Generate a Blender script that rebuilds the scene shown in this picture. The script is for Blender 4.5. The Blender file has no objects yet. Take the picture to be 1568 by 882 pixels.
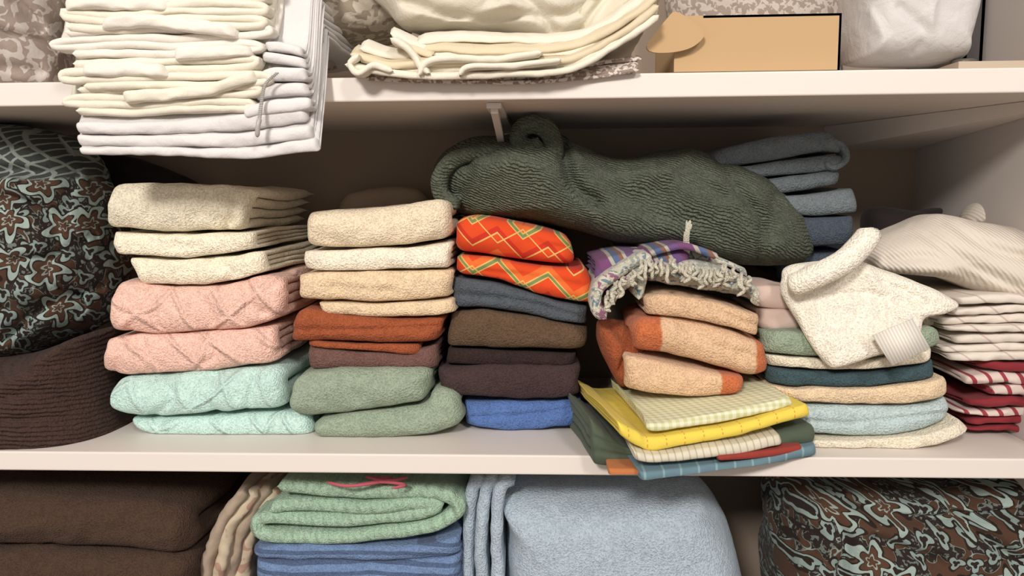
import bpy, math, random
import numpy as np
from mathutils import Matrix, Vector, noise as mnoise

# ------------------------------------------------------------------ camera
F=1200.0; CX=784.0; CY=441.0
D=0.85
CAM=Vector((0,-D,1.28))
yaw=math.radians(2.67); pitch=math.radians(6.7); roll=math.radians(-0.45)
R=(Matrix.Rotation(yaw,3,'Z')@Matrix.Rotation(math.pi/2-pitch,3,'X')@Matrix.Rotation(roll,3,'Z'))
Rn=np.array(R); Cn=np.array(CAM)
def W(px,py,Y):
    d=Rn@np.array([(px-CX)/F,(CY-py)/F,-1.0])
    t=(Y-Cn[1])/d[1]
    return Cn+d*t
def WZ(px,py,z):
    d=Rn@np.array([(px-CX)/F,(CY-py)/F,-1.0])
    return Cn+d*((z-Cn[2])/d[2])
def PX(P):
    q=(P-Cn)@Rn
    return np.stack([CX-F*q[...,0]/q[...,2],CY+F*q[...,1]/q[...,2]],-1)
cam=bpy.data.cameras.new('camera'); co=bpy.data.objects.new('camera',cam)
bpy.context.collection.objects.link(co)
cam.sensor_width=36; cam.lens=36*F/1568.0; cam.clip_start=0.02
co.matrix_world=Matrix.Translation(CAM)@R.to_4x4()
bpy.context.scene.camera=co

ZM=W(784,697,0)[2]; ZMB=W(784,727,0)[2]
ZU=W(900,113,0)[2]; ZUB=W(900,151,0)[2]
ZL=ZM-0.39
DEP=0.38
XR=W(1400,260,DEP)[0]; XL=-0.95
SC=D/F

# ------------------------------------------------------------------ materials
def lin(c):
    return tuple(((v/255)/12.92 if v/255<=0.04045 else ((v/255+0.055)/1.055)**2.4) for v in c)
class NB:
    def __init__(s,name):
        s.m=bpy.data.materials.new(name); s.m.use_nodes=True
        s.t=s.m.node_tree; s.t.nodes.clear()
        s.out=s.t.nodes.new('ShaderNodeOutputMaterial')
        s.b=s.t.nodes.new('ShaderNodeBsdfPrincipled')
        s.t.links.new(s.b.outputs[0],s.out.inputs[0])
        tc=s.t.nodes.new('ShaderNodeTexCoord'); s.vec=tc.outputs['Object']
        sp=s.t.nodes.new('ShaderNodeSeparateXYZ'); s.t.links.new(s.vec,sp.inputs[0])
        s.x,s.y,s.z=sp.outputs
    def set(s,inp,v):
        if isinstance(v,bpy.types.NodeSocket): s.t.links.new(v,inp)
        elif isinstance(v,tuple) and len(v)==3 and inp.type=='RGBA': inp.default_value=(*v,1)
        else: inp.default_value=v
    def M(s,op,a,b=0.0,c=None):
        n=s.t.nodes.new('ShaderNodeMath'); n.operation=op
        s.set(n.inputs[0],a); s.set(n.inputs[1],b)
        if c is not None: s.set(n.inputs[2],c)
        return n.outputs[0]
    def noise(s,scale,detail=2,dist=0.0,vec=None,rough=.5):
        n=s.t.nodes.new('ShaderNodeTexNoise'); s.set(n.inputs['Vector'],vec or s.vec)
        n.inputs['Scale'].default_value=scale; n.inputs['Detail'].default_value=detail
        n.inputs['Distortion'].default_value=dist; n.inputs['Roughness'].default_value=rough
        return n.outputs['Fac']
    def comb(s,x,y,z):
        n=s.t.nodes.new('ShaderNodeCombineXYZ')
        for i,v in enumerate((x,y,z)): s.set(n.inputs[i],v)
        return n.outputs[0]
    def ramp(s,f,stops,interp='LINEAR'):
        n=s.t.nodes.new('ShaderNodeValToRGB'); s.set(n.inputs[0],f)
        cr=n.color_ramp; cr.interpolation=interp
        while len(cr.elements)<len(stops): cr.elements.new(0.5)
        for e,(p,c) in zip(cr.elements,stops):
            e.position=p; e.color=(*c,1)
        return n.outputs[0]
    def mix(s,f,a,b,mode='MIX'):
        n=s.t.nodes.new('ShaderNodeMix'); n.data_type='RGBA'; n.blend_type=mode
        s.set(n.inputs[0],f); s.set(n.inputs[6],a); s.set(n.inputs[7],b)
        return n.outputs[2]
    def step(s,v,a,b):
        n=s.t.nodes.new('ShaderNodeMapRange'); n.interpolation_type='SMOOTHSTEP'
        s.set(n.inputs[0],v); n.inputs[1].default_value=a; n.inputs[2].default_value=b
        return n.outputs[0]
    def band(s,v,a,b,w=.008):
        return s.M('MULTIPLY',s.step(v,a,a+w),s.M('SUBTRACT',1,s.step(v,b-w,b)))
    def flower(s,scale,size,petals,off=0.0,skew=.4):
        """radial coordinate of a scattered petal motif: <1 inside"""
        u=s.M('ADD',s.M('ADD',s.x,s.M('MULTIPLY',s.y,skew)),s.M('ADD',off,s.M('MULTIPLY',s.noise(22,1),.02)))
        v=s.M('ADD',s.M('ADD',s.z,off*.7),s.M('MULTIPLY',s.noise(26,1,vec=s.comb(s.z,s.x,s.y)),.02))
        n=s.t.nodes.new('ShaderNodeTexVoronoi'); n.voronoi_dimensions='2D'; n.feature='F1'
        s.set(n.inputs['Vector'],s.comb(u,v,0.0)); n.inputs['Scale'].default_value=scale; n.inputs['Randomness'].default_value=.75
        sp=s.t.nodes.new('ShaderNodeSeparateXYZ'); s.t.links.new(n.outputs['Position'],sp.inputs[0])
        du=s.M('SUBTRACT',u,sp.outputs[0]); dv=s.M('SUBTRACT',v,sp.outputs[1])
        r=s.M('SQRT',s.M('ADD',s.M('MULTIPLY',du,du),s.M('MULTIPLY',dv,dv)))
        th=s.M('ARCTAN2',dv,du)
        sw=s.M('ADD',s.M('MULTIPLY',th,float(petals)),s.M('MULTIPLY',r,120.0))
        rad=s.M('MULTIPLY',s.M('ADD',1.0,s.M('MULTIPLY',s.M('SINE',sw),.34)),size)
        return s.M('DIVIDE',r,rad)
    def fin(s,col,h,strength=.6,dist=.002,rough=.95,sheen=.25):
        s.set(s.b.inputs['Base Color'],col)
        s.b.inputs['Roughness'].default_value=rough
        s.b.inputs['Specular IOR Level'].default_value=.1
        s.b.inputs['Sheen Weight'].default_value=sheen
        if h is not None:
            bp=s.t.nodes.new('ShaderNodeBump'); bp.inputs['Strength'].default_value=strength
            bp.inputs['Distance'].default_value=dist
            s.set(bp.inputs['Height'],h); s.t.links.new(bp.outputs[0],s.b.inputs['Normal'])
        return s.m

def terry(name,rgb,scale=430,dark=.85,strength=.85,base=None,dist=.0030,extra=None,big=.10,sheen=None):
    """looped terry pile: clumpy loops in relief, with shade between the loops painted into the colour"""
    n=NB(name)
    if sheen is None: sheen=.02+.20*(sum(rgb)/765)**2
    f=n.noise(scale,1,0,rough=.5); f2=n.noise(scale*2.1,1); g=n.noise(14,2); f3=n.noise(scale*.22,2)
    hh=n.M('ADD',n.M('ADD',f,n.M('MULTIPLY',f2,.35)),n.M('MULTIPLY',f3,.5))
    col=base(n) if base else lin(rgb)
    k=n.step(hh,.68,1.12)
    mul=n.M('ADD',dark,n.M('MULTIPLY',k,1.14-dark))  # occlusion in the pile valleys, put into the base colour
    mul=n.M('MULTIPLY',mul,n.M('ADD',1-big*.5,n.M('MULTIPLY',g,big)))
    c=n.mix(1.0,col,n.comb(mul,mul,mul),'MULTIPLY')
    h=hh
    if extra: h=n.M('ADD',hh,extra(n))
    return n.fin(c,h,strength,dist,.96,sheen)
def cotton(name,rgb,scale=900,base=None,big=.1,strength=.3,extra=None,rough=.85,sheen=.06):
    n=NB(name)
    f=n.noise(scale,2); g=n.noise(20,3); w=n.noise(45,3,.6)
    col=base(n) if base else lin(rgb)
    mul=n.M('ADD',.90,n.M('MULTIPLY',f,.14)); mul=n.M('MULTIPLY',mul,n.M('ADD',1-big*.5,n.M('MULTIPLY',g,big)))
    c=n.mix(1.0,col,n.comb(mul,mul,mul),'MULTIPLY')
    h=n.M('ADD',n.M('MULTIPLY',f,.15),n.M('MULTIPLY',w,1.3))
    if extra: h=n.M('ADD',h,extra(n))
    return n.fin(c,h,strength,.004,rough,sheen)

def sculpt(period,amt=2.0):
    def e(n):
        a=n.M('ADD',n.x,n.M('MULTIPLY',n.z,.9)); b=n.M('SUBTRACT',n.x,n.M('MULTIPLY',n.z,1.1))
        wob_=n.M('MULTIPLY',n.noise(9,1),.10)
        a=n.M('ADD',a,wob_); b=n.M('ADD',b,wob_)
        sa=n.M('ABSOLUTE',n.M('SINE',n.M('MULTIPLY',a,math.pi/period)))
        sb=n.M('ABSOLUTE',n.M('SINE',n.M('MULTIPLY',b,math.pi/(period*2.1))))
        r=n.M('MINIMUM',n.step(sa,.0,.45),n.step(sb,.0,.22))
        return n.M('MULTIPLY',r,-amt)
    return e
def twill(period=.0036,amt=.6,ang=.35):
    def e(n):
        v=n.M('ADD',n.z,n.M('MULTIPLY',n.x,ang)); v=n.M('ADD',v,n.M('MULTIPLY',n.noise(14,2),.03))
        v=n.M('ADD',v,n.M('MULTIPLY',n.noise(150,2),.0045))
        s=n.M('SINE',n.M('MULTIPLY',v,2*math.pi/period))
        return n.M('MULTIPLY',s,amt)
    return e
def ribs(axis='x',period=.006,amt=1.2,k=.0,brk=.0):
    def e(n):
        a,b=(n.x,n.z) if axis=='x' else (n.z,n.x)
        v=n.M('ADD',a,n.M('MULTIPLY',b,k)); v=n.M('ADD',v,n.M('MULTIPLY',n.noise(10,1),.008))
        if brk: v=n.M('ADD',v,n.M('MULTIPLY',n.noise(90,2),brk))
        return n.M('MULTIPLY',n.M('SINE',n.M('MULTIPLY',v,2*math.pi/period)),amt)
    return e
def floral(n):
    # dotted dark ground, scrolling brown leaves edged in pale blue, and swirled petal flowers
    fine=n.noise(170,1,.8); f=n.noise(30,0,1.4)
    c=n.mix(n.step(fine,.55,.59),lin((46,38,35)),lin((104,112,107)))
    c=n.mix(n.band(f,.50,.9),c,lin((80,58,46)))
    c=n.mix(n.band(f,.485,.51),c,lin((136,152,146)))
    p2=n.flower(40.0,.0078,3,.31)
    c=n.mix(n.M('SUBTRACT',1,n.step(p2,1.25,1.3)),c,lin((44,35,32)))
    c=n.mix(n.band(p2,.50,1.0,.03),c,lin((132,148,144)))
    p=n.flower(17.0,.0185,5,0.0)
    c=n.mix(n.M('SUBTRACT',1,n.step(p,1.16,1.20)),c,lin((42,33,30)))
    c=n.mix(n.band(p,.70,1.02,.02),c,lin((152,168,162)))
    c=n.mix(n.M('SUBTRACT',1,n.step(p,.62,.65)),c,lin((84,60,47)))
    c=n.mix(n.band(p,.22,.33,.02),c,lin((146,160,152)))
    return c
def comforter(n):
    c=floral(n)
    a=n.M('ADD',n.x,n.z); b=n.M('SUBTRACT',n.x,n.z)
    w=n.M('MULTIPLY',n.noise(12,1),.03)
    sa=n.M('ABSOLUTE',n.M('SINE',n.M('MULTIPLY',n.M('ADD',a,w),210))); sb=n.M('ABSOLUTE',n.M('SINE',n.M('MULTIPLY',n.M('ADD',b,w),210)))
    t=n.mix(n.step(n.M('MINIMUM',sa,sb),.28,.45),lin((140,148,142)),lin((66,70,68)))
    zz=n.M('ADD',n.z,n.M('MULTIPLY',n.noise(8,1),.05))
    z0=W(60,265,.1)[2]+.025
    return n.mix(n.step(zz,z0-.004,z0+.004),c,t)
def zigzag(n):
    p=n.M('PINGPONG',n.x,.030)
    q=n.M('PINGPONG',n.M('ADD',n.x,.030),.030)
    w=n.M('ADD',n.M('ADD',n.z,n.M('MULTIPLY',n.x,.3)),n.M('MULTIPLY',p,.8))
    w2=n.M('ADD',n.M('ADD',n.z,n.M('MULTIPLY',n.x,.3)),n.M('MULTIPLY',q,.8))
    fr=n.M('FRACT',n.M('DIVIDE',w,.060)); fr2=n.M('FRACT',n.M('DIVIDE',w2,.060))
    O=lin((218,76,38)); O2=lin((226,110,54)); Yl=lin((222,180,104)); G=lin((124,138,88)); Rr=lin((198,54,38))
    c=n.ramp(fr,[(0,O),(.30,Yl),(.335,Rr),(.45,O),(.72,Yl),(.75,G),(.82,Yl),(.85,O2)],'CONSTANT')
    k=n.M('MULTIPLY',n.step(fr2,.50,.505),n.M('SUBTRACT',1,n.step(fr2,.53,.535)))
    return n.mix(k,c,Yl)
def gingham(n):
    def st(v,p): return n.step(n.M('ABSOLUTE',n.M('SUBTRACT',n.M('FRACT',n.M('DIVIDE',v,p)),.5)),.24,.27)
    xx=n.M('ADD',n.x,n.M('MULTIPLY',n.y,.25)); yy=n.M('SUBTRACT',n.y,n.M('MULTIPLY',n.x,.3))
    yy=n.M('ADD',yy,n.M('MULTIPLY',n.z,1.0))
    k=n.M('MULTIPLY',n.M('ADD',st(xx,.009),st(yy,.009)),.5)
    return n.mix(k,lin((234,229,204)),lin((198,200,150)))
def yellow(n):
    xx=n.M('ADD',n.x,n.M('MULTIPLY',n.y,.25))
    a=n.step(n.M('ABSOLUTE',n.M('SUBTRACT',n.M('FRACT',n.M('DIVIDE',xx,.022)),.5)),.455,.48)
    b=n.step(n.M('FRACT',n.M('DIVIDE',n.M('ADD',n.y,n.z),.006)),.45,.5)
    return n.mix(n.M('MULTIPLY',n.M('MULTIPLY',a,b),.8),lin((232,207,88)),lin((210,132,66)))
def split(stops,soft=.002):
    def b(n):
        c=lin(stops[0][1]); xx=n.M('ADD',n.x,n.M('MULTIPLY',n.noise(60,1),.004))
        for x0,rgb in stops[1:]:
            c=n.mix(n.step(xx,x0-soft,x0+soft),c,lin(rgb))
        return c
    return b
def stripes(period,c1,c2,duty=.3,axis='z',k=0.0):
    def b(n):
        v=n.z if axis=='z' else (n.x if axis=='x' else n.y)
        o=n.x if axis!='x' else n.z
        v=n.M('ADD',v,n.M('MULTIPLY',o,k)); v=n.M('ADD',v,n.M('MULTIPLY',n.noise(15,1),.006))
        fr=n.M('ABSOLUTE',n.M('SUBTRACT',n.M('FRACT',n.M('DIVIDE',v,period)),.5))
        return n.mix(n.step(fr,.5-duty*.5-.02,.5-duty*.5+.02),lin(c1),lin(c2))
    return b
def blots(c1,c2,scale=60,th=.5):
    def b(n):
        return n.mix(n.step(n.noise(scale,1,.6),th-.01,th+.02),lin(c1),lin(c2))
    return b
def paint(name,rgb,rough=.5,var=.04):
    n=NB(name); g=n.noise(3,3); f=n.noise(260,2)
    mul=n.M('ADD',1-var*.5,n.M('MULTIPLY',g,var))
    c=n.mix(1.0,lin(rgb),n.comb(mul,mul,mul),'MULTIPLY')
    m=n.fin(c,f,.05,.001,rough,0); n.b.inputs['Specular IOR Level'].default_value=.35; return m

# ------------------------------------------------------------------ mesh helpers
rng=random.Random(4)
class Acc:
    def __init__(s): s.v=[];s.f=[];s.mi=[];s.n=0
    def add(s,V,faces,mi=0):
        V=np.asarray(V).reshape(-1,3); s.v.append(V)
        s.f.extend([[int(i)+s.n for i in q] for q in faces]); s.mi.extend([mi]*len(faces)); s.n+=len(V)
    def done(s,name,mats,smooth=True):
        if not isinstance(mats,(list,tuple)): mats=[mats]
        V=np.concatenate(s.v)
        me=bpy.data.meshes.new(name); me.from_pydata(V.tolist(),[],s.f); 
        for m in mats: me.materials.append(m)
        me.polygons.foreach_set('material_index',s.mi)
        if smooth: me.polygons.foreach_set('use_smooth',[True]*len(s.f))
        me.update()
        import bmesh
        bm=bmesh.new(); bm.from_mesh(me); bmesh.ops.recalc_face_normals(bm,faces=bm.faces[:]); bm.to_mesh(me); bm.free()
        o=bpy.data.objects.new(name,me); bpy.context.collection.objects.link(o); return o
def cat(pts,n,closed=False):
    P=np.array(pts,float); m=len(P)
    if closed: Q=np.vstack([P[-1],P,P[0],P[1]]); segs=m
    else: Q=np.vstack([2*P[0]-P[1],P,2*P[-1]-P[-2]]); segs=m-1
    L=np.array([np.linalg.norm(Q[i+2]-Q[i+1]) for i in range(segs)])+1e-9
    cum=np.concatenate([[0],np.cumsum(L)])
    t=np.linspace(0,cum[-1],n,endpoint=not closed); out=[]
    for tt in t:
        i=min(segs-1,int(np.searchsorted(cum,tt,side='right')-1)); u=(tt-cum[i])/L[i]
        p0,p1,p2,p3=Q[i],Q[i+1],Q[i+2],Q[i+3]
        out.append(.5*((2*p1)+(-p0+p2)*u+(2*p0-5*p1+4*p2-p3)*u*u+(-p0+3*p1-3*p2+p3)*u**3))
    return np.array(out)
def wob(V,amp,freq,seed,fine=.3):
    sh=V.shape; P=V.reshape(-1,3).copy(); o=seed*7.31
    nv=mnoise.noise_vector
    A_=np.empty_like(P)
    for i in range(len(P)):
        p=P[i]; q=Vector((p[0]*freq+o,p[1]*freq*.8,p[2]*freq*1.3+o))
        a=nv(q); b=nv(q*3.1)
        A_[i]=(a[0]+fine*b[0],a[1]+fine*b[1],.6*(a[2]+fine*b[2]))
    P+=amp*A_
    return P.reshape(sh)
def crease(V,cr,wt=None):
    if not cr: return V
    sh=V.shape; P=V.reshape(-1,3).copy(); px=PX(P)
    for line,w,amp in cr:
        L=np.array(line,float); best=np.full(len(P),1e9)
        if len(L)>2: L=cat(L,len(L)*5)
        for a,b in zip(L[:-1],L[1:]):
            ab=b-a; t=np.clip(((px-a)@ab)/(ab@ab+1e-9),0,1)
            best=np.minimum(best,np.linalg.norm(px-(a+t[:,None]*ab),axis=1))
        d=amp*np.exp(-(best/w)**2)
        if wt is not None: d=d*wt.reshape(-1)
        P[:,1]+=d
    return P.reshape(sh)
def clampz(V,floor):
    if floor is None: return V
    V[...,2]=np.where(V[...,2]<floor+.0006,floor+.0006,V[...,2]); return V
def dens(w,r,nmid):
    r=min(r,w*.3)
    a=[r*(1-math.cos(math.pi/2*i/5)) for i in range(5)]
    mid=np.linspace(r,w-r,nmid)
    return np.array(a+mid.tolist()+[w-q for q in a[::-1]])
def rim(d,r): 
    q=np.clip(1-d/r,0,1); return np.sqrt(np.maximum(0,1-q*q))
def gridfaces(nu,nl):
    idx=np.arange(nu*nl).reshape(nu,nl); n=np.roll(idx,-1,1)
    f=np.stack([idx[:-1],n[:-1],n[1:],idx[1:]],-1).reshape(-1,4).tolist()
    h=nl//2
    for r in (0,nu-1):
        for j in range(h-1):
            f.append([int(idx[r,j]),int(idx[r,j+1]),int(idx[r,nl-2-j]),int(idx[r,nl-1-j])])
    return f
def ribbon_loop(C,h):
    T=np.gradient(C,axis=0); T/=np.linalg.norm(T,axis=1)[:,None]+1e-9
    N=np.stack([-T[:,1],T[:,0]],1)
    return C+N*h[:,None],C-N*h[:,None]
def dolift(V,lift):
    if lift:
        q=np.clip((V[...,1]-lift[1])/(lift[2]-lift[1]),0,1); V[...,2]+=lift[0]*q*q*(3-2*q)
    return V

def slab(acc,T,B,yf,yb,plies=4,amp=.003,freq=16,fx=.75,rc=.018,floor=None,mi=0,seed=None,cr=None,lift=None,nx=None,skew=0.0,ragged=.003,gap=.95,fine=.5,na=21):
    """folded cloth, fold facing the room. T,B: top / bottom edge of the folded front."""
    seed=rng.random()*50 if seed is None else seed
    yfl,yfr=(yf if isinstance(yf,(tuple,list)) else (yf,yf))
    ym=(yfl+yfr)/2
    def mp(L):
        xa=min(L[0][0],L[-1][0]); xb=max(L[0][0],L[-1][0])
        return np.array([W(x,y,yfl+(yfr-yfl)*(x-xa)/(xb-xa)) for x,y in L])[:,[0,2]]
    Tc=cat(mp(T),200); Bc=cat(mp(B),200)
    wd=abs((Tc[-1]-Tc[0])[0]+(Bc[-1]-Bc[0])[0])/2
    H=float(np.mean(Tc[:,1])-np.mean(Bc[:,1])); H=max(H,.004)
    nx=nx or max(14,int(wd/.003)); Lg=yb-ym
    k=max(1,plies//2); t=H/(2*k)
    for i in range(k):
        Rr=H/2-t*(i+.5)
        ar=[]; nb=10
        s0=Lg-ragged*rng.random()*2
        x0=t*.5+i*t*fx
        ax=max(Rr*fx,.0005)
        for a in np.linspace(s0,x0+ax+.001,nb): ar.append((a,H/2-Rr))
        for th in np.linspace(-math.pi/2,math.pi/2,na if i==0 else 9): ar.append((x0+ax-ax*math.cos(th),H/2+Rr*math.sin(th)))
        for a in np.linspace(x0+ax+.001,s0,nb): ar.append((a,H/2+Rr))
        C=np.array(ar)
        dd=np.concatenate([[0],np.cumsum(np.linalg.norm(np.diff(C,axis=0),axis=1))])
        hv=(t/2*gap)*rim(np.minimum(dd,dd[-1]-dd),t*.6)
        us=dens(wd,t*.55+.002,nx if i==0 else nx//2); r1=i*ragged*.6
        V=[]
        for u in us:
            e=float(rim(np.array(min(u,wd-u)),t*.5+.001))
            a,b=ribbon_loop(C,hv*max(e,.03)); loop=np.vstack([a,b[::-1]])
            uu=(r1+(wd-2*r1)*u/wd)/wd; j=uu*199; j0=int(min(198,j)); fr=j-j0
            tt=Tc[j0]*(1-fr)+Tc[j0+1]*fr; bb=Bc[j0]*(1-fr)+Bc[j0+1]*fr
            s=loop[:,1]/H
            dC=min(u,wd-u); rr=min(rc,wd*.3); cy=rr*(1-float(rim(np.array(dC),rr)))*.8
            y=yfl+(yfr-yfl)*uu+loop[:,0]+cy
            x=bb[0]+(tt[0]-bb[0])*s+skew*loop[:,0]; z=bb[1]+(tt[1]-bb[1])*s
            V.append(np.stack([x,y,z],1))
        V=np.array(V); V=wob(V,amp,freq,seed,fine); V=crease(V,cr)
        V=dolift(V,lift)
        V=clampz(V,floor)
        acc.add(V,gridfaces(len(us),V.shape[1]),mi)

def ribbon(acc,path,th,yf,yb,amp=.002,freq=16,floor=None,mi=0,seed=None,lift=None,cr=None,ny=30,step=5,yvar=0.006,fine=.35):
    """cloth whose fold spiral faces the room. path in XZ as seen, th thickness (px)"""
    seed=rng.random()*50 if seed is None else seed
    P=np.array(path,float); L=np.sum(np.linalg.norm(np.diff(P,axis=0),axis=1)); n=max(12,int(L/step))
    C=cat([W(x,y,yf)[[0,2]] for x,y in path],n); t=th*SC*(D+yf)/D
    dd=np.concatenate([[0],np.cumsum(np.linalg.norm(np.diff(C,axis=0),axis=1))])
    hv=t/2*rim(np.minimum(dd,dd[-1]-dd),t*.5)
    us=dens(yb-yf,t*.5,ny); wd=yb-yf; V=[]
    yo=np.array([yvar*mnoise.noise(Vector((d*14+seed,seed,0))) for d in dd]); yo=np.concatenate([yo,yo[::-1]])
    for u in us:
        e=float(rim(np.array(min(u,wd-u)),t*.5))
        a,b=ribbon_loop(C,hv*max(e,.05)); loop=np.vstack([a,b[::-1]])
        V.append(np.stack([loop[:,0],yf+u+yo,loop[:,1]],1))
    V=np.array(V); V=wob(V,amp,freq,seed,fine); V=crease(V,cr)
    V=dolift(V,lift)
    V=clampz(V,floor); acc.add(V,gridfaces(len(us),V.shape[1]),mi)

def blob(acc,outline,c,y0,df,db,pw=2.4,tilt=0.0,cr=None,amp=.004,freq=14,floor=None,mi=0,seed=None,nr=30,ns=170,fine=.3,ridge=0,rfreq=22,ceil=None):
    seed=rng.random()*50 if seed is None else seed
    O=cat([W(x,y,y0)[[0,2]] for x,y in outline],ns,True); c2=W(c[0],c[1],y0)[[0,2]]
    rs=np.sin(np.linspace(0.02,1,nr)*math.pi/2)
    V=[];wt=[]
    for side,dp in ((-1,df),(1,db)):
        rr=rs if side==-1 else rs[::-1][1:]
        for r in rr:
            h=(1-min(1,r)**pw)**.5 if r<1 else 0
            P=c2+(O-c2)*r
            V.append(np.stack([P[:,0],np.full(ns,y0+side*dp*h)+tilt*(P[:,1]-c2[1]),P[:,1]],1)); wt.append(np.full(ns,1.0 if side==-1 else 0.0))
    V=np.array(V); wt=np.array(wt)
    V=wob(V,amp,freq,seed,fine)
    if ridge:
        P=V.reshape(-1,3)
        for i in range(len(P)):
            q=Vector(P[i])*rfreq+Vector((seed,0,0)); a=abs(mnoise.noise(q)); b=abs(mnoise.noise(q*2.3))
            P[i,1]+=ridge*(1-2*a)+ridge*.5*(1-2*b)
        V=P.reshape(V.shape)
    V=crease(V,cr,wt); V=clampz(V,floor)
    if ceil is not None: V[...,2]=np.minimum(V[...,2],ceil)
    nu=len(V); idx=np.arange(nu*ns).reshape(nu,ns); n=np.roll(idx,-1,1)
    f=np.stack([idx[:-1],n[:-1],n[1:],idx[1:]],-1).reshape(-1,4).tolist()
    f.append(list(range(ns))); f.append([int(q) for q in idx[-1]][::-1])
    acc.add(V,f,mi)
def tube(acc,pts,r,mi=0,seg=8,n=None):
    P=cat(pts,n or len(pts)*5); V=[]
    T=np.gradient(P,axis=0); T/=np.linalg.norm(T,axis=1)[:,None]+1e-9
    for i,(p,t) in enumerate(zip(P,T)):
        a=np.cross(t,[.3,.2,.93]); a/=np.linalg.norm(a)+1e-9; b=np.cross(t,a)
        k0=min(i,len(P)-1-i); rr=r*(1 if k0>1 else (.35,.8)[k0])
        V.append([p+rr*(math.cos(k)*a+math.sin(k)*b) for k in np.linspace(0,2*math.pi,seg,endpoint=False)])
    acc.add(np.array(V),gridfaces(len(P),seg),mi)
def box(name,x0,x1,y0,y1,z0,z1,mat,bev=.002):
    me=bpy.data.meshes.new(name); 
    v=[(x,y,z) for x in (x0,x1) for y in (y0,y1) for z in (z0,z1)]
    f=[(0,1,3,2),(4,6,7,5),(0,4,5,1),(2,3,7,6),(0,2,6,4),(1,5,7,3)]
    me.from_pydata(v,[],f); me.materials.append(mat); me.update()
    o=bpy.data.objects.new(name,me); bpy.context.collection.objects.link(o)
    if bev:
        b=o.modifiers.new('bevel','BEVEL'); b.width=bev; b.segments=3
    return o
def hexa(acc,c8,mi=0):
    acc.add(np.array(c8),[(0,3,2,1),(4,5,6,7),(0,1,5,4),(1,2,6,5),(2,3,7,6),(3,0,4,7)],mi)
def serp(xl,xr,y0,y1,n,seed=0,jit=6,turn=9,start=1,wv=2.5,sag=0):
    r=random.Random(seed); pts=[]; d=start; ph=[r.uniform(-wv,wv) for _ in range(4)]
    for i in range(n):
        y=y0+(y1-y0)*i/(n-1); a,b=(xl,xr) if d>0 else (xr,xl)
        a+=r.uniform(-jit,jit); b+=r.uniform(-jit,jit)
        for k,q in enumerate((0.03,.3,.6,.97)):
            kk=k if d>0 else 3-k
            pts.append((a+(b-a)*q,y+ph[kk]+r.uniform(-.8,.8)+sag*((a+(b-a)*q-xl)/(xr-xl))))
        if i<n-1: pts.append((b+d*turn,y+(y1-y0)/(n-1)*.5+ph[3 if d>0 else 0]+sag*(1 if d>0 else 0)))
        d=-d
    return pts
def one(name,mats,fn,*a,**k):
    A=Acc(); fn(A,*a,**k); return A.done(name,mats)

# ------------------------------------------------------------------ shell
white=paint('shelf_white_paint',(225,216,209),.42)
wallm=paint('wall_paint',(156,139,124),.8,.12)
wallr=paint('side_wall_paint',(198,190,185),.7,.06)
box('shelf_board',XL,XR,0,DEP,ZMB,ZM,white)
box('shelf_board',XL,XR,0,DEP,ZUB,ZU,white)
box('shelf_board',XL,XR,0,DEP,ZL-.022,ZL,white)
box('wall_back',XL-.02,XR+.02,DEP,DEP+.03,0,2.3,wallm,0)
box('wall_right',XR,XR+.02,-.02,DEP,0,2.3,wallr,0)
box('wall_left',XL-.02,XL,-.02,DEP,0,2.3,wallr,0)
box('floor',-2.2,2.2,-2.6,DEP+.03,-.03,0,paint('floor_wood',(120,96,74),.5,.2),0)
A=Acc()
xa=W(1262,200,DEP)[0]; e=.0005; zt_=ZUB-e
A.add(np.array([(xa,DEP-e,zt_),(XR-e,.03,zt_),(XR-e,DEP-e,zt_),(xa,DEP-e,ZUB-.036),(XR-e,.03,ZUB-.010),(XR-e,DEP-e,ZUB-.036)]),[(0,1,2),(5,4,3),(0,3,4,1),(1,4,5,2),(2,5,3,0)])
A.done('trim_1',white,smooth=False)
brm=paint('bracket_metal',(214,208,202),.4)
A=Acc()
bx=W(757,160,.03)[0]
def bar(A,x0,x1,P):
    for (y0,z0),(y1,z1) in zip(P[:-1],P[1:]):
        t=.003
        hexa(A,[(x0,y0,z0-t),(x1,y0,z0-t),(x1,y1,z1-t),(x0,y1,z1-t),(x0,y0,z0+t),(x1,y0,z0+t),(x1,y1,z1+t),(x0,y1,z1+t)])
bar(A,bx-.008,bx+.008,[(.02,ZUB-.0035),(DEP-.01,ZUB-.0035)])
bar(A,bx-.004,bx+.004,[(.03,ZUB-.008),(.10,ZUB-.022),(.22,ZUB-.05),(DEP-.006,ZUB-.13)])
hexa(A,[(bx-.008,DEP-.006,ZUB-.2),(bx+.008,DEP-.006,ZUB-.2),(bx+.008,DEP-.0005,ZUB-.2),(bx-.008,DEP-.0005,ZUB-.2),(bx-.008,DEP-.006,ZUB-.001),(bx+.008,DEP-.006,ZUB-.001),(bx+.008,DEP-.0005,ZUB-.001),(bx-.008,DEP-.0005,ZUB-.001)])
A.done('shelf_bracket',brm,smooth=False)

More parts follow.
